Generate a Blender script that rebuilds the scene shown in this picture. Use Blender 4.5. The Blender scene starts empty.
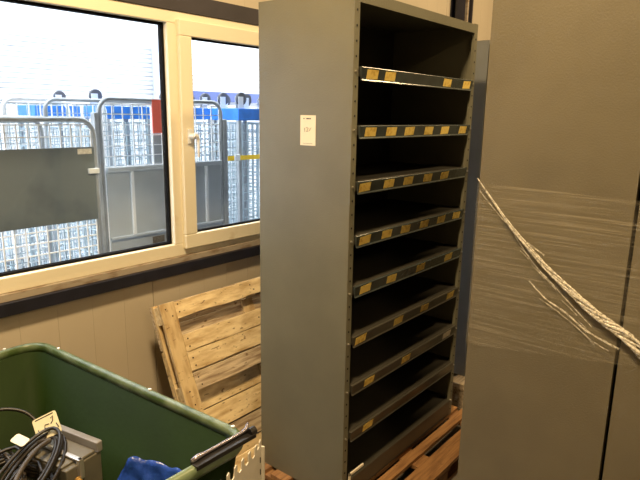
import bpy, bmesh, math, random
from mathutils import Vector, Matrix
random.seed(7)
S = bpy.context.scene
C = S.collection
PI = math.pi
ORG = {}

# ------------------------------------------------------------------ materials
def mat(name, col, rough=.5, metal=0, var=.0, scale=8, stretch=(1, 1, 1), col2=None, bump=0, bscale=60, spec=.5, tint=0, lo=.35, hi=.65, detail=4):
    m = bpy.data.materials.new(name); m.use_nodes = True
    nt = m.node_tree; N = nt.nodes; L = nt.links
    b = N['Principled BSDF']
    b.inputs['Roughness'].default_value = rough
    b.inputs['Metallic'].default_value = metal
    b.inputs['Specular IOR Level'].default_value = spec
    b.inputs['Base Color'].default_value = (*col, 1)
    tc = N.new('ShaderNodeTexCoord'); mp = N.new('ShaderNodeMapping')
    mp.inputs['Scale'].default_value = stretch
    L.new(tc.outputs['Object'], mp.inputs['Vector'])
    out = None
    if col2 or var:
        c2 = col2 or tuple(c*(1-var) for c in col)
        nz = N.new('ShaderNodeTexNoise'); nz.inputs['Scale'].default_value = scale; nz.inputs['Detail'].default_value = detail
        L.new(mp.outputs['Vector'], nz.inputs['Vector'])
        r = N.new('ShaderNodeValToRGB')
        r.color_ramp.elements[0].position = lo; r.color_ramp.elements[1].position = hi
        r.color_ramp.elements[0].color = (*c2, 1); r.color_ramp.elements[1].color = (*col, 1)
        L.new(nz.outputs['Fac'], r.inputs['Fac'])
        out = r.outputs['Color']
    if tint:
        oi = N.new('ShaderNodeObjectInfo'); mr = N.new('ShaderNodeMapRange')
        mr.inputs['To Min'].default_value = 1-tint; mr.inputs['To Max'].default_value = 1+tint*.3
        L.new(oi.outputs['Random'], mr.inputs['Value'])
        hs = N.new('ShaderNodeHueSaturation'); L.new(mr.outputs['Result'], hs.inputs['Value'])
        if out: L.new(out, hs.inputs['Color'])
        else: hs.inputs['Color'].default_value = (*col, 1)
        out = hs.outputs['Color']
    if out: L.new(out, b.inputs['Base Color'])
    if bump:
        n2 = N.new('ShaderNodeTexNoise'); n2.inputs['Scale'].default_value = bscale; n2.inputs['Detail'].default_value = 5
        L.new(mp.outputs['Vector'], n2.inputs['Vector'])
        bp = N.new('ShaderNodeBump'); bp.inputs['Strength'].default_value = bump; bp.inputs['Distance'].default_value = .01
        L.new(n2.outputs['Fac'], bp.inputs['Height']); L.new(bp.outputs['Normal'], b.inputs['Normal'])
    return m

M = {}
M['grey_paint'] = mat('grey_paint', (.158, .153, .110), .42, var=.12, scale=5, bump=.12, bscale=160)
M['shaded_shelf_paint'] = mat('shaded_shelf_paint', (.050, .046, .037), .42, var=.2, scale=6)  # same grey paint as the sides, darkened to hold the interior shade
M['lip_paint'] = mat('lip_paint', (.068, .064, .052), .36, var=.2, scale=9)
M['blue_paint'] = mat('blue_paint', (.20, .215, .225), .42, var=.12, scale=5)
M['brown_grey_paint'] = mat('brown_grey_paint', (.140, .124, .086), .42, var=.12, scale=5, bump=.12, bscale=160)
M['hole'] = mat('hole', (.008, .008, .008), .9)
M['bolt'] = mat('bolt', (.6, .58, .52), .3, .9)
M['holder'] = mat('holder', (.055, .068, .068), .22, var=.3, scale=12, spec=.7)
M['yellow_label'] = mat('yellow_label', (.95, .72, .20), .5, col2=(.72, .48, .09), scale=55, lo=.36, hi=.52, tint=.25)
M['white_label'] = mat('white_label', (.75, .70, .60), .5, var=.25, scale=80)
M['paper'] = mat('paper', (.82, .76, .64), .6, var=.06, scale=10)
M['ink'] = mat('ink', (.03, .03, .04), .6)
M['wall'] = mat('wall', (.54, .48, .38), .55, var=.06, scale=2.5, tint=.04)
M['upvc'] = mat('upvc', (.78, .73, .58), .42, col2=(.66, .58, .42), scale=7, lo=.25, hi=.36)
M['gasket'] = mat('gasket', (.008, .008, .009), .9, spec=.05)
M['ledge'] = mat('ledge', (.36, .31, .25), .6, col2=(.22, .16, .11), scale=9, stretch=(1, 4, 4), lo=.36, hi=.5)
M['black_steel'] = mat('black_steel', (.012, .013, .026), .45, var=.4, scale=14)
M['lintel'] = mat('lintel', (.038, .033, .042), .5, var=.25, scale=6)
M['floor'] = mat('floor', (.16, .14, .12), .55, var=.3, scale=3)
M['ceiling'] = mat('ceiling', (.55, .52, .46), .8, var=.05)
M['wood'] = mat('wood', (.84, .69, .42), .65, col2=(.50, .35, .17), scale=4, stretch=(2, 8, 8), tint=.18, bump=.25, bscale=14, lo=.3, hi=.62)
M['wood_v'] = mat('wood_upright', (.68, .53, .30), .65, col2=(.42, .28, .13), scale=4, stretch=(8, 2, 2), tint=.1, bump=.25, bscale=14, lo=.3, hi=.6)
M['wood_grey'] = mat('wood_weathered', (.66, .55, .39), .7, col2=(.27, .19, .12), scale=5, stretch=(1.2, 14, 14), tint=.2, bump=.25, bscale=14, lo=.3, hi=.6)
M['wood_red'] = mat('wood_reddish', (.36, .19, .075), .65, col2=(.19, .09, .035), scale=5, stretch=(1.2, 14, 14), tint=.25, bump=.3, bscale=14, lo=.3, hi=.62)
def knots(name):
    m = M[name]; N = m.node_tree.nodes; L = m.node_tree.links; b = N['Principled BSDF']
    src = b.inputs['Base Color'].links[0].from_socket
    tc = N.new('ShaderNodeTexCoord'); mp = N.new('ShaderNodeMapping'); mp.inputs['Scale'].default_value = (1, 2.2, 2.2)
    nz = N.new('ShaderNodeTexNoise'); nz.inputs['Scale'].default_value = 26; nz.inputs['Detail'].default_value = 3
    r = N.new('ShaderNodeMapRange'); r.inputs['From Min'].default_value = .64; r.inputs['From Max'].default_value = .72; r.inputs['To Max'].default_value = .8
    x = N.new('ShaderNodeMixRGB'); x.inputs['Color2'].default_value = (.13, .065, .025, 1)
    L.new(tc.outputs['Object'], mp.inputs['Vector']); L.new(mp.outputs['Vector'], nz.inputs['Vector']); L.new(nz.outputs['Fac'], r.inputs['Value'])
    L.new(r.outputs['Result'], x.inputs['Fac']); L.new(src, x.inputs['Color1']); L.new(x.outputs['Color'], b.inputs['Base Color'])
for k in ('wood', 'wood_v', 'wood_grey', 'wood_red'): knots(k)
M['nail'] = mat('nail', (.06, .035, .02), .7)
M['green'] = mat('green_plastic', (.010, .026, .0025), .65, spec=.15, var=.25, scale=4, bump=.08, bscale=40)
M['rim'] = mat('green_rim', (.05, .085, .025), .30, col2=(.15, .20, .12), scale=11, lo=.40, hi=.62, spec=.5)  # pale noise patches paint the window's reflection into the rim colour
M['black_plastic'] = mat('black_plastic', (.012, .011, .012), .35)
M['rod'] = mat('rod', (.40, .38, .46), .22, .8)
M['cable'] = mat('cable', (.020, .015, .012), .42, var=.3, scale=20, tint=.25)
M['cable_grey'] = mat('cable_grey', (.06, .048, .037), .45, var=.2, scale=20)
M['box_grey'] = mat('box_grey', (.15, .138, .11), .42, var=.2, scale=14)
M['box_lid'] = mat('box_lid', (.26, .25, .25), .36, var=.15, scale=14)
M['steel'] = mat('steel', (.62, .60, .58), .3, .7)
M['brass'] = mat('brass', (.75, .47, .16), .3, .8)
M['tag'] = mat('tag', (.82, .77, .56), .5, var=.12, scale=25)
M['white_panel'] = mat('white_panel', (.62, .60, .54), .45, var=.08, scale=20)
M['blue_film'] = mat('blue_film', (.03, .10, .62), .25, var=.5, scale=9, bump=.5, bscale=22)
M['galv'] = mat('galv', (.40, .43, .46), .4, .1, var=.2, scale=10)
M['wire'] = mat('wire', (.42, .52, .58), .4, .0, var=.15, scale=12)
M['wire_white'] = mat('wire_white', (.93, .93, .94), .4)
M['dark_sheet'] = mat('dark_sheet', (.088, .112, .13), .5, col2=(.125, .15, .165), scale=5, lo=.55, hi=.75, bump=.1, bscale=30)
M['zinc_sheet'] = mat('zinc_sheet', (.50, .55, .60), .4, .1, var=.15, scale=4)
M['deck_blue'] = mat('deck_blue', (.04, .22, .75), .4, var=.25, scale=9)
M['tyre'] = mat('tyre', (.08, .085, .10), .5)
M['caster_white'] = mat('caster_white', (.72, .74, .76), .4)
M['red'] = mat('red_card', (.95, .16, .10), .5)
M['yellow_strap'] = mat('yellow_strap', (.95, .62, .03), .45)
M['facade'] = mat('facade', (.62, .63, .66), .6)
M['facade_blue'] = mat('facade_blue', (.06, .09, .26), .5)
M['yard'] = mat('yard', (.42, .43, .45), .8, var=.2, scale=2)
M['pipe'] = mat('pipe', (.50, .56, .66), .4)
M['plate_brown'] = mat('plate_brown', (.20, .17, .13), .5, var=.5, scale=60)

def glass_mat():
    m = bpy.data.materials.new('window_glass'); m.use_nodes = True
    N = m.node_tree.nodes; L = m.node_tree.links; N.remove(N['Principled BSDF'])
    t = N.new('ShaderNodeBsdfTransparent'); t.inputs['Color'].default_value = (.96, .98, .99, 1)
    g = N.new('ShaderNodeBsdfGlossy'); g.inputs['Roughness'].default_value = .02
    lw = N.new('ShaderNodeLayerWeight'); pw = N.new('ShaderNodeMath'); pw.operation = 'POWER'; pw.inputs[1].default_value = 5
    f = N.new('ShaderNodeMath'); f.operation = 'MULTIPLY_ADD'; f.inputs[1].default_value = .8; f.inputs[2].default_value = .03
    L.new(lw.outputs['Facing'], pw.inputs[0]); L.new(pw.outputs[0], f.inputs[0])
    x = N.new('ShaderNodeMixShader')
    L.new(f.outputs[0], x.inputs['Fac']); L.new(t.outputs[0], x.inputs[1]); L.new(g.outputs[0], x.inputs[2])
    L.new(x.outputs[0], N['Material Output'].inputs['Surface'])
    return m
M['glass'] = glass_mat()

def film_mat(name, lo, hi, amax, stretch, scale, rough=.22, rot=0):
    m = bpy.data.materials.new(name); m.use_nodes = True
    N = m.node_tree.nodes; L = m.node_tree.links
    b = N['Principled BSDF']; b.inputs['Base Color'].default_value = (.62, .56, .44, 1); b.inputs['Roughness'].default_value = rough
    b.inputs['Specular IOR Level'].default_value = .9
    tc = N.new('ShaderNodeTexCoord'); mp = N.new('ShaderNodeMapping'); mp.inputs['Scale'].default_value = stretch
    mp.inputs['Rotation'].default_value = (rot, 0, 0)
    nz = N.new('ShaderNodeTexNoise'); nz.inputs['Scale'].default_value = scale; nz.inputs['Detail'].default_value = 6; nz.inputs['Roughness'].default_value = .65
    L.new(tc.outputs['Object'], mp.inputs['Vector']); L.new(mp.outputs['Vector'], nz.inputs['Vector'])
    r = N.new('ShaderNodeMapRange'); r.inputs['From Min'].default_value = lo; r.inputs['From Max'].default_value = hi
    r.inputs['To Min'].default_value = .02; r.inputs['To Max'].default_value = amax
    L.new(nz.outputs['Fac'], r.inputs['Value'])
    t = N.new('ShaderNodeBsdfTransparent'); x = N.new('ShaderNodeMixShader')
    L.new(r.outputs['Result'], x.inputs['Fac']); L.new(t.outputs[0], x.inputs[1]); L.new(b.outputs[0], x.inputs[2])
    bp = N.new('ShaderNodeBump'); bp.inputs['Strength'].default_value = .6; bp.inputs['Distance'].default_value = .004
    L.new(nz.outputs['Fac'], bp.inputs['Height']); L.new(bp.outputs['Normal'], b.inputs['Normal'])
    L.new(x.outputs[0], N['Material Output'].inputs['Surface'])
    return m
M['film'] = film_mat('stretch_film', .47, .76, .34, (1, .7, 60), 3.2, rough=.3, rot=.10)
M['film_rope'] = film_mat('film_rope', .35, .68, .85, (40, 40, 40), 2.2, rough=.12)
M['film_rope'].node_tree.nodes['Principled BSDF'].inputs['Base Color'].default_value = (.88, .84, .74, 1)

# ------------------------------------------------------------------ helpers
def box(bm, x0, x1, y0, y1, z0, z1, mtx=None):
    vs = [bm.verts.new(Vector(p)) for p in ((x0, y0, z0), (x1, y0, z0), (x1, y1, z0), (x0, y1, z0), (x0, y0, z1), (x1, y0, z1), (x1, y1, z1), (x0, y1, z1))]
    for f in ((3, 2, 1, 0), (4, 5, 6, 7), (0, 1, 5, 4), (1, 2, 6, 5), (2, 3, 7, 6), (3, 0, 4, 7)):
        bm.faces.new([vs[i] for i in f])
    if mtx is not None: bmesh.ops.transform(bm, matrix=mtx, verts=vs)
    return vs

def tube(bm, pts, r, seg=8, closed=False, cap=True):
    pts = [Vector(p) for p in pts]; n = len(pts); rings = []
    up = None
    for i, p in enumerate(pts):
        if closed: t = pts[(i+1) % n]-pts[i-1]
        else: t = pts[min(i+1, n-1)]-pts[max(i-1, 0)]
        if t.length < 1e-9: t = Vector((0, 0, 1))
        t.normalize()
        if up is None: up = t.orthogonal()
        up = up-t*up.dot(t)
        if up.length < 1e-6: up = t.orthogonal()
        up.normalize(); sd = t.cross(up)
        rr = r[i] if isinstance(r, (list, tuple)) else r
        rings.append([bm.verts.new(p+rr*(math.cos(a)*up+math.sin(a)*sd)) for a in [2*PI*k/seg for k in range(seg)]])
    for i in range(n if closed else n-1):
        a, b = rings[i], rings[(i+1) % n]
        for k in range(seg): bm.faces.new((a[k], a[(k+1) % seg], b[(k+1) % seg], b[k]))
    if cap and not closed: bm.faces.new(rings[0][::-1]); bm.faces.new(rings[-1])

def cyl(bm, c, ax, r, h, seg=16):
    c = Vector(c); ax = Vector(ax).normalized()
    tube(bm, [c-ax*h/2, c+ax*h/2], r, seg)

def fin(o, smooth=False, bevel=0, seg=2):
    if smooth:
        for p in o.data.polygons: p.use_smooth = True
    if bevel:
        b = o.modifiers.new('bevel', 'BEVEL'); b.width = bevel; b.segments = seg; b.limit_method = 'ANGLE'
    return o

def obj(name, bm, m, parent=None, smooth=False, bevel=0, label=None, org=None):
    if parent is not None: o0 = ORG[parent.name]
    elif org is not None: o0 = Vector(org)
    else:
        bm.verts.ensure_lookup_table()
        xs = [v.co.x for v in bm.verts]; ys = [v.co.y for v in bm.verts]; zs = [v.co.z for v in bm.verts]
        o0 = Vector(((min(xs)+max(xs))/2, (min(ys)+max(ys))/2, min(zs)))
    bmesh.ops.translate(bm, vec=-o0, verts=bm.verts[:])
    bmesh.ops.recalc_face_normals(bm, faces=bm.faces[:])
    me = bpy.data.meshes.new(name); bm.to_mesh(me); bm.free()
    me.materials.append(M[m])
    o = bpy.data.objects.new(name, me); C.objects.link(o)
    if parent is not None: o.parent = parent
    else: o.location = o0
    ORG[o.name] = o0
    if label: o['label'] = label
    return fin(o, smooth, bevel)

def tag(o, label, cat, group=None, kind=None):
    o['label'] = label; o['category'] = cat
    if group: o['group'] = group
    if kind: o['kind'] = kind
    return o

def thing(name, label, cat, loc, group=None):
    o = bpy.data.objects.new(name, None); C.objects.link(o); o.location = loc; o.empty_display_size = .1
    ORG[o.name] = Vector(loc)
    return tag(o, label, cat, group)

def struct(name, bm, m, parent=None, **k):
    o = obj(name, bm, m, parent, **k)
    if parent is None: o['kind'] = 'structure'
    return o

def dup(root, loc, label=None, group=None, rotz=0, scale=None):
    def cp(o, par):
        c = o.copy(); C.objects.link(c)
        if par is not None: c.parent = par
        for ch in list(o.children): cp(ch, c)
        return c
    r = cp(root, None); r.location = loc; r.rotation_euler = (0, 0, rotz)
    if scale: r.scale = scale
    ORG[r.name] = Vector(loc)
    if label: r['label'] = label
    if group: r['group'] = group
    return r

def B(*boxes):
    bm = bmesh.new()
    for b in boxes: box(bm, *b)
    return bm

# ------------------------------------------------------------------ the room
X0, X1, Y0, WY, ZC = -3.5, 8.5, -4.5, 2.5, 4.2
struct('floor', B((X0-.2, X1+.2, Y0-.2, WY+.12, -.1, 0)), 'floor')
struct('ceiling', B((X0-.2, X1+.2, Y0-.2, WY+.3, ZC, ZC+.1)), 'ceiling')
struct('wall_left', B((X0-.15, X0, Y0, WY, 0, ZC)), 'wall')
struct('wall_right', B((X1, X1+.15, Y0, WY, 0, ZC)), 'wall')
struct('wall_near', B((X0, X1, Y0-.15, Y0, 0, ZC)), 'wall')
# wall with the window: sandwich panels with open joints
WX0, WX1, WZ0, WZ1 = .10, 2.86, 1.055, 2.345
bm = bmesh.new()
xs = []; x = 1.68-.17*31
while x < X1: xs.append(x); x += .17
for i, x in enumerate(xs):
    a = x+(.0022 if (i-31) % 6 == 0 else .0004); b = x+.17-(.0022 if (i-30) % 6 == 0 else .0004)
    a = max(a, X0)
    if b < X0: continue
    b = min(b, X1)
    if b <= WX0 or a >= WX1: box(bm, a, b, WY, WY+.03, 0, ZC)
    else:
        box(bm, a, b, WY, WY+.03, 0, WZ0); box(bm, a, b, WY, WY+.03, WZ1+.085, ZC)
        if a < WX0: box(bm, a, WX0, WY, WY+.03, WZ0, WZ1+.085)
        if b > WX1: box(bm, WX1, b, WY, WY+.03, WZ0, WZ1+.085)
wf = struct('wall_far', bm, 'wall')
core = struct('wall_core', B((X0, WX0, WY+.03, WY+.12, 0, ZC), (WX1, X1, WY+.03, WY+.12, 0, ZC), (WX0, WX1, WY+.03, WY+.12, 0, WZ0), (WX0, WX1, WY+.03, WY+.12, WZ1, ZC)), 'hole', wf)
# lintel and rail
struct('trim_1', B((X0, 4.6, WY-.012, WY+.028, WZ1, WZ1+.085)), 'lintel')
struct('trim_2', B((X0, X1, WY-.045, WY, .998, 1.055)), 'black_steel', bevel=.002)
struct('trim_3', B((WX0-.03, WX1+.03, WY-.022, WY+.03, 1.055, 1.088)), 'ledge', bevel=.002)

# window
FY0, FY1 = WY-.005, WY+.07
bm = B((WX0, WX1, FY0, FY1, 1.088, 1.155), (WX0, WX1, FY0, FY1, 2.285, WZ1), (WX0, .165, FY0, FY1, 1.155, 2.285), (2.795, WX1, FY0, FY1, 1.155, 2.285), (1.83, 1.905, FY0, FY1, 1.155, 2.285))
wn = struct('window_1', bm, 'upvc', bevel=.004)
def frame(x0, x1, z0, z1, w, y0, y1):
    return B((x0, x1, y0, y1, z0, z0+w), (x0, x1, y0, y1, z1-w, z1), (x0, x0+w, y0, y1, z0+w, z1-w), (x1-w, x1, y0, y1, z0+w, z1-w))
obj('glazing_gasket', frame(.165, 1.83, 1.155, 2.285, .011, FY0+.03, FY0+.062), 'gasket', wn)
sash = obj('sash', frame(1.882, 2.815, 1.125, 2.305, .078, FY0-.028, FY0+.03), 'upvc', wn, bevel=.005)
obj('sash_gasket', frame(1.96, 2.737, 1.203, 2.227, .009, FY0-.004, FY0+.02), 'gasket', sash)
obj('pane', B((.17, 1.825, FY0+.04, FY0+.046, 1.16, 2.28)), 'glass', wn)
obj('pane', B((1.963, 2.734, FY0+.006, FY0+.012, 1.206, 2.224)), 'glass', sash)
bm = bmesh.new(); hx = 1.925
box(bm, hx-.014, hx+.014, FY0-.04, FY0-.028, 1.69, 1.765)
cyl(bm, (hx, FY0-.055, 1.728), (0, 1, 0), .014, .04, 12)
tube(bm, [(hx-.006, FY0-.074, 1.735), (hx+.010, FY0-.076, 1.728), (hx+.018, FY0-.076, 1.710), (hx+.019, FY0-.076, 1.66), (hx+.019, FY0-.075, 1.62)], [.014, .013, .009, .007, .006], 10)
obj('window_handle', bm, 'caster_white', sash, smooth=False, bevel=.002, label='white window handle')

# steel column high on the far wall
bm = B((4.80, 5.09, WY-.062, WY-.05, 0, .98), (4.80, 5.09, WY-.062, WY-.05, 1.075, ZC), (4.80, 5.09, WY-.012, WY, 1.075, ZC), (4.935, 4.95, WY-.05, WY-.012, 1.075, ZC))
col = struct('trim_4', bm, 'black_steel')
obj('conduit', B((4.96, 4.985, WY-.085, WY-.063, 1.1, ZC)), 'ledge', col)
obj('conduit', B((5.05, 5.07, WY-.085, WY-.063, 1.1, ZC)), 'lintel', col)

# ------------------------------------------------------------------ shelving units
UT = 2.315; UB = .12
def unit(label, x0, x1, y0, y1, paint, lips, labels, front='-y', hdet=True, z0=UB, z1=UT, inner='shaded_shelf_paint', depth_shelf=True):
    t = thing('shelving_unit', label, 'shelving unit', ((x0+x1)/2, (y0+y1)/2, z0))
    th = .0012*2; fw = .035
    for s, xa in ((0, x0), (1, x1)):
        xi = xa if s == 0 else xa-th
        p = obj('side_panel', B((xi, xi+th, y0+.002, y1-.002, z0, z1)), paint, t)
        # angle post: front flange, returns
        f0, f1 = (x0, x0+fw) if s == 0 else (x1-fw, x1)
        bm = B((f0, f1, y0, y0+.002, z0, z1))
        xr = f1-.002 if s == 0 else f0
        box(bm, xr, xr+.002, y0+.002, y0+.014, z0, z1)
        post = obj('corner_post', bm, paint, t)
        if hdet:
            xc = (f0+f1)/2
            base = lips[0]-.018 if lips else z1-.1
            n0 = int((z1-.02-base)/.0563)
            for k in range(-n0, 34):
                z = base-k*.0563
                if z < z0+.02: break
                hb = bmesh.new()
                if k >= 0 and k % 4 == 0: cyl(hb, (xc, y0-.003, z), (0, 1, 0), .0048, .008, 10); obj('bolt', hb, 'bolt', post)
                else: cyl(hb, (xc, y0-.0005, z), (0, 1, 0), .0045, .002, 8); obj('punched_hole', hb, 'hole', post)
        b0, b1 = (x0, x0+fw) if s == 0 else (x1-fw, x1)
        obj('corner_post', B((b0, b1, y1-.002, y1, z0, z1)), paint, t)
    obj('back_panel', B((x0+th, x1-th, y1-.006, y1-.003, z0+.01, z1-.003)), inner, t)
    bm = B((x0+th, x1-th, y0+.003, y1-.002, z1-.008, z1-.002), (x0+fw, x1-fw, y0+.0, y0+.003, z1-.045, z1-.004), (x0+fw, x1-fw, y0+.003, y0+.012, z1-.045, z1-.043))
    obj('top_panel', bm, inner if inner == 'shaded_shelf_paint' and 0 else paint, t)
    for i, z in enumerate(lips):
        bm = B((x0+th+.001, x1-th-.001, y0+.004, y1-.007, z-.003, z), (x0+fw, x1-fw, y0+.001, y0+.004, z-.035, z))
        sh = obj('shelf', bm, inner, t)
        if i < len(lips)-1 or len(labels) == 0:
            # folded label holder: front channel, slightly tilted
            a, b = x0+fw+.004, x1-fw-.002
            hb = bmesh.new(); yb = y0-.001
            prof = [(yb, z+.001), (yb-.010, z+.002), (yb-.012, z-.001), (yb-.004, z-.044), (yb-.008, z-.05), (yb-.006, z-.053), (yb, z-.05)]
            va = [hb.verts.new((a+(0 if q < 3 else .010), p[0], p[1])) for q, p in enumerate(prof)]
            vb = [hb.verts.new((b-(0 if q < 3 else .006), p[0], p[1])) for q, p in enumerate(prof)]
            for k in range(len(prof)):
                hb.faces.new((va[k], va[(k+1) % 7], vb[(k+1) % 7], vb[k]))
            hb.faces.new(va); hb.faces.new(vb[::-1])
            ho = obj('label_holder', hb, 'holder' if i < 5 else 'lip_paint', sh, bevel=.001)
            for (la, lb, mm) in labels.get(i, []) if labels else []:
                pb = bmesh.new(); e = .0008; tl = random.uniform(-.0015, .0015)
                q = [(la, z-.006+tl), (lb, z-.006-tl), (lb, z-.042-tl), (la, z-.042+tl)]
                def yy(zz): return yb-.012+(z-.001-zz)/.043*.008-e
                fr = [pb.verts.new((qx, yy(qz), qz)) for qx, qz in q]; bk = [pb.verts.new((qx, yy(qz)+e*.8, qz)) for qx, qz in q]
                pb.faces.new(fr)
                pb.faces.new(bk[::-1])
                for k in range(4): pb.faces.new((fr[k], bk[k], bk[(k+1) % 4], fr[(k+1) % 4]))
                obj('price_label', pb, mm, sh, label='white label' if mm == 'white_label' else None)
        else:
            obj('kick_plate', B((x0+fw, x1-fw, y0-.004, y0+.001, z0+.01, z)), 'lip_paint', sh, bevel=.002)
    return t

YL = 'yellow_label'
def sized(L): return [(a+.004, a+.004+.078, YL) for a, b in L]
LIPS = [2.033, 1.8075, 1.584, 1.359, 1.141, .915, .689, .463, .22]
LAB = {0: sized([(1.925, 0), (2.056, 0), (2.565, 0), (2.775, 0)]),
       1: sized([(1.925, 0), (2.082, 0), (2.232, 0), (2.408, 0), (2.568, 0), (2.764, 0)]),
       2: sized([(1.897, 0), (2.080, 0), (2.243, 0), (2.423, 0), (2.595, 0)]),
       3: sized([(1.910, 0), (2.079, 0), (2.239, 0), (2.415, 0), (2.588, 0), (2.758, 0)]),
       4: sized([(1.926, 0), (2.135, 0), (2.402, 0), (2.696, 0)]),
       5: sized([(1.902, 0), (2.213, 0), (2.466, 0), (2.75, 0)]),
       6: sized([(1.982, 0), (2.303, 0)])+[(2.735, 2.825, 'white_label')],
       7: sized([(1.983, 0)])}
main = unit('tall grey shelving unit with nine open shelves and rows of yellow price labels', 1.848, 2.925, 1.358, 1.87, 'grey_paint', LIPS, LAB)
# paper label on its side
pl = obj('paper_label', B((1.8462, 1.8474, 1.541, 1.624, 1.722, 1.846)), 'paper', main, label='white paper label with handwritten number')
def strokes(lines, fn, r, name, m, parent, seg=6):
    bm = bmesh.new()
    for L in lines: tube(bm, [fn(*p) for p in L], r, seg)
    return obj(name, bm, m, parent)
# u: 0..1 left to right as read from the left (y decreases), v: 0..1 upwards
lf = lambda u, v: (1.8460, 1.624-.083*u, 1.722+.124*v)
strokes([[(.25, .52), (.30, .58), (.29, .45)], [(.38, .57), (.45, .61), (.51, .57), (.47, .50), (.38, .47), (.50, .47), (.56, .49)],
         [(.58, .58), (.62, .49), (.72, .60)]], lf, .0009, 'handwriting', 'ink', pl)
bm = bmesh.new()
for a, b in ((.2, .25), (.28, .31), (.40, .50), (.51, .58), (.60, .70)):
    p = lf(a, .87); q = lf(b, .91); box(bm, 1.8456, 1.8461, q[1], p[1], p[2], q[2])
obj('printed_line', bm, 'ink', pl)
bm = bmesh.new()
for a in range(14):
    p = lf(.2+a*.045, .06); q = lf(.225+a*.045, .075); box(bm, 1.8457, 1.8461, q[1], p[1], p[2], q[2])
obj('printed_line', bm, 'ink', pl)
# loose bent strip at the foot of the unit
bm = bmesh.new()
box(bm, 1.872, 1.886, 1.318, 1.322, .20, .262); box(bm, 1.872, 1.96, 1.318, 1.322, .256, .268)
lo = obj('loose_strip', B((1.873, 1.885, 1.336, 1.343, .121, .268), (1.873, 1.985, 1.336, 1.343, .256, .268)), 'paper', bevel=.001); bm.free()
tag(lo, 'short white bent strip at the lower left corner of the labelled shelving unit', 'strip')

GL = [2.05, 1.75, 1.45, 1.15, .85, .55, .27]
unit('plain grey steel shelving unit standing side on, wrapped in clear film, nearer the middle', 2.0, 3.0, .362, .880, 'brown_grey_paint', GL, {}, hdet=False, inner='shaded_shelf_paint')
unit('grey steel shelving unit cut by the right edge of the photo, behind a dark gap', 2.0, 3.0, -.168, .350, 'brown_grey_paint', GL, {}, hdet=False, inner='shaded_shelf_paint')
unit('dark grey shelving unit edge between the blue-grey unit and the film-wrapped one', 3.3, 4.3, .925, 1.445, 'grey_paint', GL, {}, hdet=False, inner='shaded_shelf_paint', z0=.19, z1=2.275)
unit('blue-grey steel shelving unit glimpsed just right of the labelled unit', 3.3, 4.3, 1.457, 1.975, 'blue_paint', GL, {}, hdet=False, inner='shaded_shelf_paint', z0=.19, z1=2.285)

# ------------------------------------------------------------------ pallets
def flat_pallet(label, x0, y0, lx, ly, h, wood):
    t = thing('pallet', label, 'pallet', (x0+lx/2, y0+ly/2, 0), None)
    bw = .095; ys = [0, .5, 1]; n = max(3, int(round(ly/.16)))
    for i in range(n):
        w = .125 if i in (0, n//2, n-1) else .085
        c = (ly-.1)*i/(n-1)+.05
        o = obj('deck_board', B((x0, x0+lx, y0+c-w/2+.005, y0+c+w/2-.005, h-.02, h)), wood, t, bevel=.0015)
    for c in ys:
        xc = x0+.05+(lx-.1)*c
        obj('stringer_board', B((xc-.05, xc+.05, y0, y0+ly, h-.038, h-.02)), wood, t)
        for d in ys:
            yc = y0+.05+(ly-.1)*d
            obj('block', B((xc-.05, xc+.05, yc-.045, yc+.045, .02, h-.038)), wood, t)
    for d in ys:
        yc = y0+.05+(ly-.1)*d
        obj('bottom_board', B((x0, x0+lx, yc-.045, yc+.045, 0, .02)), wood, t)
    return t
# pallet below the labelled unit, built board by board to match the gaps
def deck_pallet(label, x0, x1, ylist, h, wood):
    ys = [a for a, b in ylist]+[b for a, b in ylist]; y0, y1 = min(ys), max(ys)
    t = thing('pallet', label, 'pallet', ((x0+x1)/2, (y0+y1)/2, 0))
    for a, b in ylist: obj('deck_board', B((x0, x1, a, b, h-.022, h)), wood, t, bevel=.002)
    for c in (0, .5, 1):
        xc = x0+.06+(x1-x0-.12)*c
        obj('stringer_board', B((xc-.06, xc+.06, y0+.003, y1-.003, h-.042, h-.022)), wood, t, bevel=.001)
        for d in (0, .5, 1):
            yc = y0+.06+(y1-y0-.12)*d
            obj('block', B((xc-.05, xc+.05, yc-.05, yc+.05, .02, h-.042)), wood, t)
    for d in (0, .5, 1):
        yc = y0+.06+(y1-y0-.12)*d
        obj('bottom_board', B((x0+.005, x1-.005, yc-.05, yc+.05, 0, .02)), wood, t)
    return t
deck_pallet('reddish wooden pallet under the labelled shelving unit', 1.80, 3.02, [(1.125, 1.235), (1.282, 1.335), (1.36, 1.48), (1.52, 1.62), (1.66, 1.76), (1.80, 1.92)], .12, 'wood_red')
deck_pallet('wooden pallet under the film-wrapped shelving units', 1.99, 3.1, [(-.18, -.08), (-.04, .06), (.1, .2), (.24, .34), (.38, .48), (.52, .62), (.66, .76), (.79, .885)], .12, 'wood_red')
deck_pallet('wooden pallet under the blue-grey shelving unit, only its end showing', 3.18, 4.38, [(.90, 1.02), (1.06, 1.16), (1.22, 1.32), (1.38, 1.50), (1.56, 1.66), (1.72, 1.82), (1.88, 2.0)], .19, 'wood_grey')

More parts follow.
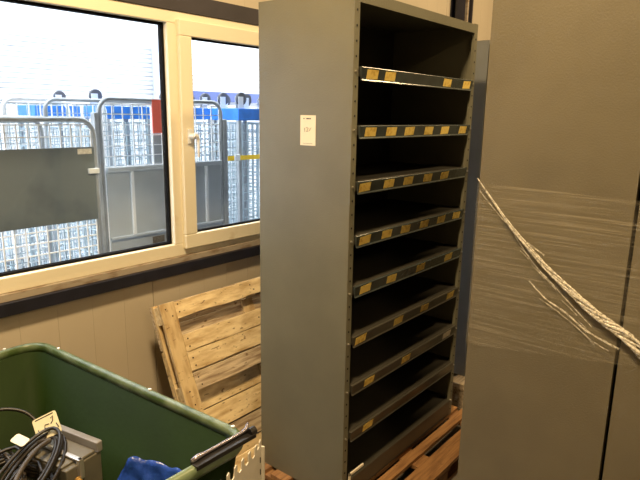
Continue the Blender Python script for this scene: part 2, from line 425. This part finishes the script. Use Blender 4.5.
# pallet leaning on the far wall: local frame a = along X, s = down the slope, n = towards the room
ang = math.atan2(.375, .927)
TX, TY, TZ = 1.568, 2.395, .885
root = thing('pallet', 'pale wooden pallet leaning against the wall below the window behind the green bin', 'pallet', (2.2, 2.1, 0))
def lm():  # maps (a, s, n) -> world
    dn = Vector((0, -.375, -.927)); nn = Vector((0, -.927, .375))
    m = Matrix(((1, dn.x, nn.x, TX), (0, dn.y, nn.y, TY), (0, dn.z, nn.z, TZ), (0, 0, 0, 1)))
    return m
LM = lm(); SL = .945
def pb(name, a0, a1, s0, s1, n0, n1, m, wob=0):
    bm = bmesh.new()
    box(bm, a0, a1, s0, s1, n0, n1)
    if wob:
        bmesh.ops.subdivide_edges(bm, edges=[e for e in bm.edges if e.calc_length() > (a1-a0)*.8 or e.calc_length() > (s1-s0)*.95], cuts=9, use_grid_fill=True)
        for v in bm.verts:
            if a1-a0 > s1-s0: v.co.y += wob*math.sin(v.co.x*17+s0*40)*(1 if v.co.y > (s0+s1)/2 else .5)
            else: v.co.x += wob*math.sin(v.co.y*13+1)*(1 if v.co.x > (a0+a1)/2 else .3)
    bmesh.ops.transform(bm, matrix=LM, verts=bm.verts[:])
    return obj(name, bm, m, root, bevel=.0015)
for i, (s0, s1, m) in enumerate([(0, .115, 'wood_grey'), (.12, .225, 'wood_grey'), (.235, .35, 'wood'), (.355, .46, 'wood'), (.466, .575, 'wood'), (.582, .70, 'wood'), (.71, .82, 'wood_grey'), (.83, .94, 'wood')]):
    pb('deck_board', 0, 1.2, s0, s1, .020, .038, m)
for a in (0, .56, 1.12):
    pb('stringer_board', a, a+.08, 0, SL, .038, .054, 'wood_v')
    for s in (.01, .42, .845):
        pb('block', a+.002, a+.078, s, s+.09, .054, .094, 'wood')
pb('bottom_board', .0, .085, .0, SL, .094, .112, 'wood_v', .004)
pb('bottom_board', 1.115, 1.2, .0, SL, .094, .112, 'wood_v', .004)
pb('bottom_board', .086, 1.114, .004, .088, .094, .112, 'wood', .004)
pb('bottom_board', .086, 1.114, .175, .262, .094, .110, 'wood', .002)
pb('bottom_board', .086, 1.114, .266, .362, .094, .109, 'wood', .002)
pb('bottom_board', .086, 1.114, .372, .462, .094, .112, 'wood_grey', .002)
pb('bottom_board', .086, 1.114, .857, .945, .094, .112, 'wood')
for a, s in ((.105, .02), (.105, .06), (.03, .03), (.06, .07), (.11, .2), (.11, .24), (.11, .30), (.115, .34), (.11, .4), (.12, .44), (.60, .03), (.62, .06), (.60, .22), (.61, .32), (.6, .42), (.04, .45), (.05, .52)):
    nb = bmesh.new(); cyl(nb, LM @ Vector((a, s, .1125)), LM.to_3x3() @ Vector((0, 0, 1)), .004, .003, 8)
    obj('nail_head', nb, 'nail', root)

# ------------------------------------------------------------------ stretch film
film = thing('stretch_film', 'clear stretch film with a twisted rope across the grey units on the right', 'plastic film', (1.99, .6, .12))
bm = bmesh.new()
path = [(2.7, .888), (2.0, .888), (1.993, .8855), (1.992, .88)]
ny = 46
for i in range(1, ny+1): path.append((1.9925-.0018*math.sin(i*1.7)*0, .88-i*(1.045/ny)))
path += [(1.993, -.172), (2.0, -.176), (2.7, -.176)]
nz = 22; grid = []
for j in range(nz+1):
    row = []
    for i, (px, py) in enumerate(path):
        zb = .985+.14*(.88-py) if px < 2.01 else (.985 if py > .5 else 1.13)
        zt = 1.615-.02*(.88-py)
        z = zb+(zt-zb)*j/nz
        dx = -abs(.0012*math.sin(z*61+py*9)+.0008*math.sin(z*143-py*5)) if px < 2.0 else 0
        row.append(bm.verts.new((px+dx, py, z)))
    grid.append(row)
for j in range(nz):
    for i in range(len(path)-1): bm.faces.new((grid[j][i], grid[j][i+1], grid[j+1][i+1], grid[j+1][i]))
obj('wrap_sheet', bm, 'film', film, smooth=True)
def rope(pts, r0, r1, strands, turns, name, m='film_rope', x=1.984):
    bm = bmesh.new()
    P = [Vector((x, a, b)) for a, b in pts]; n = 60
    def at(t):
        f = t*(len(P)-1); i = min(int(f), len(P)-2); u = f-i
        a = P[max(i-1, 0)]; b = P[i]; c = P[i+1]; d = P[min(i+2, len(P)-1)]
        return .5*((2*b)+(c-a)*u+(2*a-5*b+4*c-d)*u*u+(3*b-a-3*c+d)*u**3)
    for k in range(strands):
        ph = 2*PI*k/strands; L = []; R = []
        for i in range(n+1):
            t = i/n; c = at(t); tg = (at(min(t+.01, 1))-at(max(t-.01, 0))).normalized()
            sd = Vector((1, 0, 0)); u2 = tg.cross(sd); r = r0+(r1-r0)*t
            th = ph+turns*2*PI*t+.6*math.sin(9*t+k)
            q = c+r*(.75*math.sin(th)*sd*.6+math.cos(th)*u2)
            q.x = min(q.x, 1.9905-r*.25); L.append(q); R.append(r*((.24 if strands > 5 else .45)+.12*math.sin(t*31+k*2.1)))
        tube(bm, L, R, 6)
    return obj(name, bm, m, film, smooth=True)
rope([(.882, 1.632), (.79, 1.524), (.709, 1.437), (.613, 1.351), (.523, 1.28), (.419, 1.208), (.339, 1.166), (.27, 1.11), (.18, 1.05), (-.17, .93)], .0012, .022, 18, 2.5, 'twisted_film')
rope([(.872, 1.589), (.789, 1.506), (.70, 1.435), (.617, 1.386)], .001, .002, 2, 3, 'film_glint_strand')
rope([(.66, 1.285), (.60, 1.235), (.53, 1.20), (.46, 1.155), (.395, 1.13), (.35, 1.115)], .0015, .003, 3, 5, 'film_glint_strand')
rope([(.62, 1.23), (.56, 1.20), (.50, 1.165), (.43, 1.12), (.38, 1.10)], .001, .0015, 2, 3, 'film_glint_strand')
random.seed(11)
for k in range(12):  # short bright strands added as glints on the film
    a = random.uniform(.48, .82); b = 1.63-(.88-a)*.98-random.uniform(.03, .09); l = random.uniform(.025, .07)
    rope([(a, b), (a-l*.5, b-l*.36), (a-l, b-l*.78)], .0006, .0013, 2, 1, 'film_glint_strand')
rope([(.75, 1.47), (.66, 1.36), (.58, 1.29), (.50, 1.22), (.44, 1.17)], .0008, .0012, 2, 3, 'film_glint_strand')

# ------------------------------------------------------------------ green bin
def rrect(x0, x1, y0, y1, r, z, n=7):
    P = []
    for cx, cy, a0 in ((x1-r, y0+r, -PI/2), (x1-r, y1-r, 0), (x0+r, y1-r, PI/2), (x0+r, y0+r, PI)):
        for i in range(n+1):
            a = a0+PI/2*i/n; P.append(Vector((cx+r*math.cos(a), cy+r*math.sin(a), z)))
    for p in P: p.x -= (p.y-1.13)*.062
    return P
BX0, BX1, BY0, BY1, BZ = .12, 1.098, 1.142, 2.365, .9
def loft(bm, prof, close_end=True, close_start=False):
    prev = None; first = None
    for d, z in prof:
        ring = [bm.verts.new(p) for p in rrect(BX0-d, BX1+d, BY0-d, BY1+d, .085+d*.6, z)]
        if prev:
            for k in range(len(ring)): bm.faces.new((prev[k], prev[(k+1) % len(ring)], ring[(k+1) % len(ring)], ring[k]))
        else: first = ring
        prev = ring
    if close_end: bm.faces.new(prev)
    if close_start: bm.faces.new(first[::-1])
bint = thing('storage_bin', 'large deep green plastic bin with rounded rim in the lower left corner', 'bin', (.6, 1.74, 0))
bm = bmesh.new()
loft(bm, [(-.075, .36), (-.012, .855), (-.014, .875), (-.024, .875), (-.086, .375)], True, True)
obj('tub', bm, 'green', bint, smooth=True)
bm = bmesh.new()
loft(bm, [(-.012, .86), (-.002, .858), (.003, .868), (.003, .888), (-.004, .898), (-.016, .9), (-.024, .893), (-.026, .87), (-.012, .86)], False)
obj('rim', bm, 'rim', bint, smooth=True, label='green rim with pale window sheen painted in')
def rimx(y): return BX1-(y-1.13)*.062-.011
for y in (1.22, 1.62, 2.20): rb = bmesh.new(); cyl(rb, (rimx(y), y, .901), (0, 0, 1), .006, .006, 10); obj('rivet', rb, 'caster_white', bint)
for x in (.95, .55, .35): rb = bmesh.new(); cyl(rb, (x-.075, BY1-.009, .901), (0, 0, 1), .006, .006, 10); obj('rivet', rb, 'caster_white', bint)
obj('base_frame', B((.2, 1.0, 1.22, 2.26, .2, .36)), 'black_steel', bint, bevel=.01)
for x in (.3, .88):
    for y in (1.34, 2.14):
        bm = bmesh.new(); cyl(bm, (x, y, .07), (1, 0, 0), .07, .035, 20); w = obj('caster', bm, 'tyre', bint)
        obj('caster_fork', B((x-.03, x-.02, y-.02, y+.02, .06, .2), (x+.02, x+.03, y-.02, y+.02, .06, .2)), 'steel', w)
# black clip bar on near rim
t = thing('clip_rail', 'black plastic rail with a shiny rod clipped on the near rim of the green bin', 'rail', (.98, 1.165, .9))
bm = B((.875, 1.10, 1.134, 1.138, .890, .904), (.875, 1.10, 1.138, 1.160, .899, .902), (.875, 1.10, 1.160, 1.165, .886, .908))
obj('rail', bm, 'black_plastic', t, bevel=.003)
bm = bmesh.new(); tube(bm, [(.878, 1.163, .908), (.90, 1.163, .911), (.925, 1.163, .910), (1.065, 1.163, .910), (1.085, 1.163, .913), (1.098, 1.170, .926)], [.006, .008, .005, .005, .007, .004], 10)
obj('rod', bm, 'rod', t, smooth=True, label='shiny lilac grey rod')
bm = bmesh.new(); cyl(bm, (1.095, 1.150, .906), (1, 0, 0), .014, .022, 14); obj('end_cap', bm, 'black_plastic', t)

# slotted pale sheet standing beside the near corner
ca, sa = math.cos(R_ := math.radians(18)), math.sin(R_)
def pm(x0=1.100, y0=1.117, z0=0):  # local u leftwards, v up, w thickness
    return Matrix(((-ca, 0, sa, x0), (-sa, 0, -ca, y0), (0, 1, 0, z0), (0, 0, 0, 1)))
PM = pm(); t = thing('slotted_panel', 'cream metal panel with hooked tabs and slots beside the near corner of the green bin', 'panel', (1.05, 1.09, 0))
bm = bmesh.new()
outl = [(0, .0), (0, .885), (.004, .893), (.012, .886), (.014, .874)]
tabs = 4; x = .014
for k in range(6):
    u = .014+k*.040; zz = .874+.05*(u-.014)
    outl += [(u+.012, zz-.006), (u+.012, zz+.012), (u+.016, zz+.017), (u+.026, zz+.012), (u+.028, zz-.012), (u+.040, zz-.016)]
outl += [(.262, .875), (.262, 0)]
fr = [bm.verts.new(PM @ Vector((u, v, 0))) for u, v in outl]; bk = [bm.verts.new(PM @ Vector((u, v, .003))) for u, v in outl]
bm.faces.new(fr); bm.faces.new(bk[::-1])
for k in range(len(outl)): bm.faces.new((fr[k], fr[(k+1) % len(outl)], bk[(k+1) % len(outl)], bk[k]))
obj('sheet', bm, 'white_panel', t)
bm = bmesh.new(); box(bm, -.004, .002, 0, .868, -.004, .012, PM); obj('side_flange', bm, 'white_panel', t)
bm = bmesh.new()
for v in (.83, .79, .75, .71, .67): box(bm, .008, .011, v-.012, v+.006, -.001, .0045, PM)
for u, v in ((.10, .80), (.15, .785), (.2, .77)): box(bm, u, u+.004, v-.02, v+.004, -.001, .0045, PM)
obj('slots', bm, 'hole', t)

# ------------------------------------------------------------------ contents of the bin
yw = math.atan2(1.796-2.013, .955-.911)
BMX = Matrix.Translation((.911, 2.013, .385)) @ Matrix.Rotation(yw, 4, 'Z'); BMI = BMX.inverted()
def coil(label, c, rx, ry, tilt, yaw, n, r, m='cable', tail=None):
    pts = []; steps = n*28
    for i in range(steps+1):
        t = i/28*2*PI; w = i/steps
        j = .018*math.sin(t*.37+n+rx*30)+.010*math.sin(t*1.13)
        p = Vector(((rx+j)*math.cos(t), (ry+j*.8)*math.sin(t), (w-.5)*r*2.2*n*.6+.012*math.sin(t*.71)))
        p = Matrix.Rotation(yaw, 3, 'Z') @ Matrix.Rotation(tilt, 3, 'X') @ p
        pts.append(p+Vector(c))
    if tail: pts += [Vector(q) for q in tail]
    for p in pts:
        if p.z < .70 and n != 4:
            q = BMI @ p
            if -.02 < q.x < .25 and q.y > -.165 and q.y < .03: q.y = -.165-.01*math.sin(q.x*60); p.xy = (BMX @ q).xy
        p.z = max(p.z, .385+r)
        p.x = min(p.x, .985); p.y = min(p.y, 2.22); p.x = max(p.x, .26)
    bm = bmesh.new(); tube(bm, pts, r, 7)
    o = obj('cable_coil', bm, m, smooth=True)
    return tag(o, label, 'cable')
coil('dark cable coil lying lowest in the green bin, mostly under the others', (.56, 1.95, .43), .17, .20, .05, .3, 7, .007)
coil('grey-brown cable coil in the green bin under the loops with the cream tag', (.62, 1.86, .50), .16, .19, -.12, .8, 8, .006, 'cable_grey')
coil('thick dark cable coil in the green bin beside the grey metal box', (.66, 1.85, .58), .13, .20, .22, -.5, 8, .0065)
coil('dark looped cable standing highest in the green bin next to the cream tag', (.70, 1.83, .650), .065, .20, .22, -.95, 4, .0065)
coil('thin brown cable coil at the left edge of the photo in the green bin', (.60, 2.02, .62), .13, .18, .2, .2, 7, .005, 'cable_grey')
def cable(label, pts, r, m='cable'):
    P = [Vector(p) for p in pts]; n = 40; L = []
    for k in range(n+1):
        f = k/n*(len(P)-1); i = min(int(f), len(P)-2); u = f-i
        a = P[max(i-1, 0)]; b = P[i]; c = P[i+1]; d = P[min(i+2, len(P)-1)]
        L.append(.5*((2*b)+(c-a)*u+(2*a-5*b+4*c-d)*u*u+(3*b-a-3*c+d)*u**3))
    bm = bmesh.new(); tube(bm, L, r, 8); return tag(obj('cable', bm, m, smooth=True), label, 'cable')
cable('single dark cable arching against the far end of the green bin', [(.66, 2.0, .64), (.68, 2.13, .72), (.76, 2.17, .745), (.84, 2.12, .72), (.86, 2.03, .66), (.84, 1.95, .60)], .0065)
cable('pale brown cable end lying across the coils in the green bin', [(.60, 1.72, .67), (.68, 1.80, .70), (.76, 1.86, .712), (.82, 1.90, .70), (.80, 1.97, .67)], .009, 'cable_grey')

# metal box
t = thing('metal_box', 'grey metal electrical box with bracket among the cables in the green bin', 'electrical box', (.88, 1.88, .385))
yw = math.atan2(1.796-2.013, .955-.911)
BM = Matrix.Translation((.911, 2.013, .385)) @ Matrix.Rotation(yw, 4, 'Z')   # local x along ridge, local y to the right of it (away), -y towards coils
def lb(name, m, *bx, label=None, bevel=.004, par=None, rot=None):
    bm = bmesh.new()
    for b in bx:
        vs = box(bm, *b)
        if rot: bmesh.ops.transform(bm, matrix=rot, verts=vs)
    bmesh.ops.transform(bm, matrix=BM, verts=bm.verts[:])
    return obj(name, bm, m, par or t, bevel=bevel, label=label)
lb('housing', 'box_grey', (0, .222, -.15, 0, 0, .255))
lb('lid', 'box_lid', (-.004, .226, -.020, .006, .255, .296), label='lighter grey lid edge')
lb('lid_panel', 'box_grey', (.004, .218, -.085, -.022, .256, .268))
lb('front_panel', 'box_grey', (.03, .20, -.150, -.096, .256, .264))
br = lb('bracket', 'steel', (.02, .235, -.104, -.084, .268, .276), (.215, .235, -.104, -.084, .20, .276), label='bare steel bracket')
bm = bmesh.new(); cyl(bm, BM @ Vector((.095, -.094, .281)), (0, 0, 1), .011, .01, 12); obj('screw', bm, 'bolt', br)
bm = bmesh.new(); cyl(bm, BM @ Vector((.16, -.125, .268)), (0, 0, 1), .006, .01, 10); obj('screw', bm, 'bolt', t)
bm = bmesh.new(); tube(bm, [BM @ Vector((.23, -.115, .21)), BM @ Vector((.262, -.118, .20)), BM @ Vector((.29, -.12, .18))], [.011, .011, .008], 12); obj('cable_gland', bm, 'brass', t, label='brass cable gland')

# cream tag with handwriting and white tag
def card(name, label, c, w, h, yaw, tilt, m, roll=0):
    t = thing(name, label, 'tag', c)
    MX = Matrix.Translation(c) @ Matrix.Rotation(yaw, 4, 'Z') @ Matrix.Rotation(tilt, 4, 'X') @ Matrix.Rotation(roll, 4, 'Z')
    bm = bmesh.new(); P = []
    r = .008
    for cx, cy, a0 in ((w/2-r, -h/2+r, -PI/2), (w/2-r, h/2-r, 0), (-w/2+r, h/2-r, PI/2), (-w/2+r, -h/2+r, PI)):
        for i in range(4): a = a0+PI/2*i/3; P.append((cx+r*math.cos(a), cy+r*math.sin(a)))
    fr = [bm.verts.new(MX @ Vector((x, y, .001))) for x, y in P]; bk = [bm.verts.new(MX @ Vector((x, y, -.001))) for x, y in P]
    bm.faces.new(fr); bm.faces.new(bk[::-1])
    for k in range(len(P)): bm.faces.new((fr[k], bk[k], bk[(k+1) % len(P)], fr[(k+1) % len(P)]))
    obj('card', bm, m, t)
    return t, MX
t, MX = card('cable_tag', 'cream plastic tag with black handwriting standing on the cables', (.850, 1.975, .715), .090, .085, math.radians(-52), math.radians(58), 'tag', .50)
bm = bmesh.new(); box(bm, -.034, .034, .034, .038, .001, .0016); bmesh.ops.transform(bm, matrix=MX, verts=bm.verts[:]); obj('slot', bm, 'hole', t)
strokes([[(-.028, -.012), (-.026, -.03)], [(.008, -.008), (-.004, -.006), (-.008, -.014), (.004, -.020), (.002, -.030), (-.012, -.029)], [(.018, .006), (.026, .010), (.022, -.004), (.014, -.010)], [(.03, -.015), (.034, -.03)]],
        lambda x, y: tuple(MX @ Vector((x*1.15, y*1.2+.014, .0018))), .0019, 'handwriting', 'ink', t)
t, MX = card('cable_tag', 'small blank white tag among the dark cables at the lower left', (.745, 1.955, .715), .062, .036, math.radians(-55), math.radians(20), 'paper', -.35)

# crumpled blue plastic
bm = bmesh.new(); nx, nyy = 26, 18; g = []
for j in range(nyy+1):
    row = []
    for i in range(nx+1):
        u, v = i/nx, j/nyy
        x = .885+.145*u-.03*(1-v); y = 1.60-.20*u-.02*(1-v)+.025*math.sin(u*PI)
        ztop = (.60+.13*min(u/.28, 1)) - .035*max(0, u-.28)/.72+.004*math.sin(u*21)
        z = .39+(ztop-.39)*v
        d = .004*math.sin(u*15+v*9)+.003*math.sin(u*37-v*23)+.003*math.sin(v*29+u*19)
        row.append(bm.verts.new((min(x-d*.5, 1.02-.1*(.74-z)), y-d-.06*(1-v), z)))
    g.append(row)
for j in range(nyy):
    for i in range(nx): bm.faces.new((g[j][i], g[j][i+1], g[j+1][i+1], g[j+1][i]))
bp = obj('plastic_bag', bm, 'blue_film', smooth=True)
sm = bp.modifiers.new('thick', 'SOLIDIFY'); sm.thickness = .004
tag(bp, 'crumpled shiny blue plastic bag in the near end of the green bin', 'bag')

# ------------------------------------------------------------------ outside the window
struct('ground', B((-12, 22, WY+.12, 16, -.1, -.001)), 'yard')
bm = bmesh.new(); z = 0; FY = 8.0; p = .0665; prev = None; rows = []
while z < 2.73:
    rows += [(FY, z), (FY, z+p*.78), (FY+.016, z+p*.82), (FY+.016, z+p*.96)]
    z += p
rows += [(FY, z), (FY, 6.0)]
va = [bm.verts.new((-10, y, zz)) for y, zz in rows]; vb = [bm.verts.new((20, y, zz)) for y, zz in rows]
for k in range(len(rows)-1): bm.faces.new((va[k], vb[k], vb[k+1], va[k+1]))
fb = tag(obj('facade', bm, 'facade', org=(5, FY, 0)), 'white ribbed metal facade across the yard outside the window', 'building')
md = fb.modifiers.new('thick', 'SOLIDIFY'); md.thickness = .05; md.offset = -1
obj('facade_rail', B((5.9, 14, FY-.12, FY+.02, 2.04, 2.2)), 'facade_blue', fb, label='dark blue rail')
tag(obj('drain_pipe', B((5.53, 5.63, FY-.14, FY-.04, 0, 2.95)), 'pipe', bevel=.02), 'pale grey-blue upright post before the white facade', 'post')

def arc_frame(x0, x1, z0, z1, y, r=.09):
    P = [(x0, y, z0), (x0, y, z1-r)]
    for i in range(1, 8): a = PI-PI/2*i/7; P.append((x0+r+r*math.cos(a), y, z1-r+r*math.sin(a)))
    for i in range(0, 8): a = PI/2-PI/2*i/7; P.append((x1-r+r*math.cos(a), y, z1-r+r*math.sin(a)))
    P.append((x1, y, z0)); return P
def mesh_panel(bm, kind, a0, a1, z0, z1, c, dx, dz, r=.0028):
    n = max(1, round((a1-a0)/dx)); m = max(1, round((z1-z0)/dz))
    for i in range(n+1):
        a = a0+(a1-a0)*i/n
        if kind == 'y': box(bm, a-r, a+r, c-r, c+r, z0, z1)
        else: box(bm, c-r, c+r, a-r, a+r, z0, z1)
    for j in range(m+1):
        z = z0+(z1-z0)*j/m
        if kind == 'y': box(bm, a0, a1, c+r, c+3*r, z-r, z+r)
        else: box(bm, c+r, c+3*r, a0, a1, z-r, z+r)
def casters(t, x0, x1, y0, y1, z, r, up=False):
    s = 1 if up else -1
    for x in (x0+.07, x1-.07):
        for y in (y0+.07, y1-.07):
            bm = bmesh.new(); cyl(bm, (x+.03, y, z+s*(.05+r)), (0, 1, 0), r, .032, 22)
            w = obj('caster', bm, 'tyre', t, bevel=.004)
            bm = bmesh.new()
            box(bm, x-.03, x+.03, y-.03, y+.03, min(z, z+s*.02), max(z, z+s*.02))
            for yy in (y-.024, y+.020): box(bm, x-.025, x+.04, yy, yy+.004, min(z+s*.02, z+s*(.07+r)), max(z+s*.02, z+s*(.07+r)))
            obj('caster_fork', bm, 'caster_white', w)

def roll_cage(label, x0, x1, y0, y1, zt, front, dx=.085, dz=.1, wr=.0042, lower='wire_white', group=None, fm='galv'):
    t = thing('roll_cage', label, 'roll cage', ((x0+x1)/2, (y0+y1)/2, 0), group)
    for yy in (y0, y1):
        bm = bmesh.new(); tube(bm, arc_frame(x0, x1, .17, zt, yy), .0145, 10)
        obj('tube_frame', bm, fm, t, smooth=True)
    bm = bmesh.new(); mesh_panel(bm, 'y', x0+.02, x1-.02, .2, zt-.03, y0, dx, dz, wr); obj('front_mesh', bm, lower, t)
    bm = bmesh.new(); mesh_panel(bm, 'y', x0+.02, x1-.02, .2, zt-.03, y1, dx, dz); obj('rear_mesh', bm, 'wire', t)
    for xx in (x0, x1):
        bm = bmesh.new(); mesh_panel(bm, 'x', y0+.02, y1-.02, .2, zt-.2, xx, .09, .15); obj('side_mesh', bm, 'wire', t)
    obj('base', B((x0, x1, y0, y1, .14, .17)), 'galv', t, bevel=.004)
    casters(t, x0, x1, y0, y1, .14, .045)
    return t

# nearest cage with dark sheet
A = roll_cage('near wire roll cage with a dark grey sheet panel, outside the left window pane', .98, 1.80, 3.2, 3.85, 1.80, None, dx=.062, dz=.066, wr=.0033)
obj('sheet_panel', B((1.0, 1.782, 3.175, 3.182, 1.217, 1.645)), 'dark_sheet', A, bevel=.002, label='scratched dark grey sheet')
obj('sticker', B((1.68, 1.765, 3.172, 3.175, 1.605, 1.635)), 'white_label', A, label='small white sticker')
bm = B((1.735, 1.80, 3.16, 3.20, 1.49, 1.52)); obj('latch', bm, 'caster_white', A, bevel=.003)
# second cage, galvanised with pressed panel
Bc = roll_cage('tall galvanised roll cage with pressed zinc panel and red card, behind the window mullion', 2.07, 3.125, 3.6, 4.35, 1.93, None, dx=.078, dz=.07, wr=.0033)
bm = B((2.09, 3.10, 3.585, 3.592, .80, 1.46), (2.09, 3.10, 3.565, 3.585, 1.44, 1.475), (2.09, 3.10, 3.565, 3.585, .97, .99), (2.09, 3.10, 3.565, 3.585, .78, .80))
pz = obj('pressed_panel', bm, 'zinc_sheet', Bc, bevel=.004)
obj('panel_rib', B((2.265, 2.29, 3.565, 3.585, .99, 1.44), (2.62, 2.645, 3.565, 3.585, .99, 1.44), (2.93, 2.955, 3.565, 3.585, .99, 1.44)), 'caster_white', pz, bevel=.004)
obj('maker_plate', B((2.43, 2.53, 3.58, 3.585, .895, .945)), 'plate_brown', Bc, label='small brown plate')
obj('upright', B((2.02, 2.05, 3.57, 3.62, .17, 1.84)), 'galv', Bc, bevel=.006)
obj('upright', B((3.135, 3.175, 3.58, 3.63, .17, 1.80)), 'galv', Bc, bevel=.006)
tag(obj('red_card', B((2.475, 2.56, 3.582, 3.5853, 1.70, 1.935)), 'red'), 'plain red card hanging on the tall galvanised roll cage', 'card')
obj('upright', B((2.50, 2.58, 3.625, 3.65, .17, 1.70)), 'galv', Bc, bevel=.006)

# cages stacked upside down with blue decks and wheels up
def upturned(label, w=.46, d=.40, zt=1.895):
    t = thing('upturned_trolley', label, 'trolley', (0, 0, 0), G)
    for x in (-w/2+.02, w/2-.02):
        for y in (-d/2+.02, d/2-.02):
            obj('post', B((x-.018, x+.018, y-.018, y+.018, 0, zt-.11)), 'galv', t, bevel=.004)
    for yy in (-d/2, d/2-.01):
        bm = bmesh.new(); mesh_panel(bm, 'y', -w/2+.05, w/2-.05, .06, zt-.15, yy, .075, .085, .0042); obj('mesh_side', bm, 'wire', t)
    for xx in (-w/2, w/2-.01):
        bm = bmesh.new(); mesh_panel(bm, 'x', -d/2+.05, d/2-.05, .06, zt-.15, xx, .08, .085, .0042); obj('mesh_side', bm, 'wire', t)
    obj('deck', B((-w/2, w/2, -d/2, d/2, zt-.115, zt)), 'deck_blue', t, bevel=.006, label='bright blue deck')
    casters(t, -w/2, w/2, -d/2, d/2, zt-.02, .062, up=True)
    return t
G = 'blue-decked trolleys stored upside down outside'
U0 = upturned('upside-down blue-decked trolley with yellow strap, seen at the right of the right window pane')
U0.location = (4.10, 4.40, 0)
s_ = tag(obj('yellow_strap', B((3.70, 4.60, 4.192, 4.198, 1.40, 1.445)), 'yellow_strap'), 'yellow strap across the upside-down trolley in the right window pane', 'strap')
tag(obj('strap_clip', B((3.80, 3.865, 4.176, 4.192, 1.395, 1.46)), 'caster_white', bevel=.004), 'small white clip on the yellow strap', 'clip')
dup(U0, (3.83, 5.0, 0), 'upside-down blue-decked trolley just right of the window mullion, behind the galvanised cage', G)
c1 = dup(U0, (3.06, 5.0, 0), 'upside-down blue-decked trolley just left of the red card, behind the galvanised cage', G)
c2 = dup(U0, (2.85, 5.9, 0), 'upside-down blue-decked trolley above the dark sheet panel, farther off than the rest', G)
dup(U0, (4.62, 4.95, 0), 'upside-down blue-decked trolley farthest right, its wheels beside the shelving unit', G)
for c, keep in ((c1, (1,)), (c2, (3,))):
    cs = [ch for ch in c.children if ch.name.startswith('caster')]
    for k, ch in enumerate(cs):
        if k not in keep:
            for g in list(ch.children): bpy.data.objects.remove(g)
            bpy.data.objects.remove(ch)

g0 = roll_cage('plain wire roll cage standing directly behind the dark sheet panel', 1.80, 2.60, 4.42, 5.02, 1.93, None, group='wire roll cages in the yard', fm='wire_white')
def cg(x, y, lab, rz=0): return dup(g0, (x, y, 0), lab, 'wire roll cages in the yard', rz)
cg(1.75, 5.4, 'wire roll cage at the left edge of the window, behind the dark sheet panel', .08)
cg(2.9, 7.1, 'wire roll cage in the back row near the white facade, left of the others', .05)
cg(3.95, 6.6, 'wire roll cage in the back row behind the window mullion', -.1)
cg(5.15, 6.1, 'wire roll cage behind the trolley with the yellow strap', .1)

# ------------------------------------------------------------------ light
def area(name, loc, rot, sx, sy, power, col):
    l = bpy.data.lights.new(name, 'AREA'); l.shape = 'RECTANGLE'; l.size = sx; l.size_y = sy; l.energy = power; l.color = col
    o = bpy.data.objects.new(name, l); C.objects.link(o); o.location = loc; o.rotation_euler = rot
    return o
WARM = (1, .71, .37)
area('ceiling_lamp_over_window', (.62, .85, 3.9), (0, 0, 0), .35, .35, 165, WARM)
area('label_fill_light', (3.4, -.3, 4.0), (0, 0, 0), 1.2, .3, 110, WARM)  # added fill, brightens the shelf fronts and labels
area('far_wall_fill_light', (5.1, .9, 4.0), (0, 0, 0), 1.2, .3, 70, WARM)  # added fill, brightens the far wall beyond the shelving
area('ceiling_lamp_behind', (-.6, -3.0, 4.0), (0, 0, 0), 1.2, .3, 80, WARM)

w = bpy.data.worlds.new('world'); S.world = w; w.use_nodes = True
bg = w.node_tree.nodes['Background']; bg.inputs['Color'].default_value = (.92, .96, 1, 1); bg.inputs['Strength'].default_value = 6.2

# ------------------------------------------------------------------ camera
f_px, pitch, roll, yaw = 573.0135, .2157, .0161, .6847
Q = __import__('math')
v = Vector((math.cos(yaw)*math.cos(pitch), math.sin(yaw)*math.cos(pitch), -math.sin(pitch)))
r = Vector((math.sin(yaw), -math.cos(yaw), 0)); u = r.cross(v)
r2 = r*math.cos(roll)+u*math.sin(roll); u2 = -r*math.sin(roll)+u*math.cos(roll)
cd = bpy.data.cameras.new('camera'); cam = bpy.data.objects.new('camera', cd); C.objects.link(cam)
mw = Matrix(((r2.x, u2.x, -v.x, 0), (r2.y, u2.y, -v.y, 0), (r2.z, u2.z, -v.z, 1.85), (0, 0, 0, 1)))
cam.matrix_world = mw
cd.sensor_fit = 'HORIZONTAL'; cd.sensor_width = 36; cd.lens = f_px/640*36; cd.clip_start = .02; cd.clip_end = 200
S.camera = cam
S.view_settings.view_transform = 'Standard'; S.view_settings.look = 'None'; S.view_settings.gamma = 1
S.view_settings.use_curve_mapping = False; S.view_settings.exposure = .08
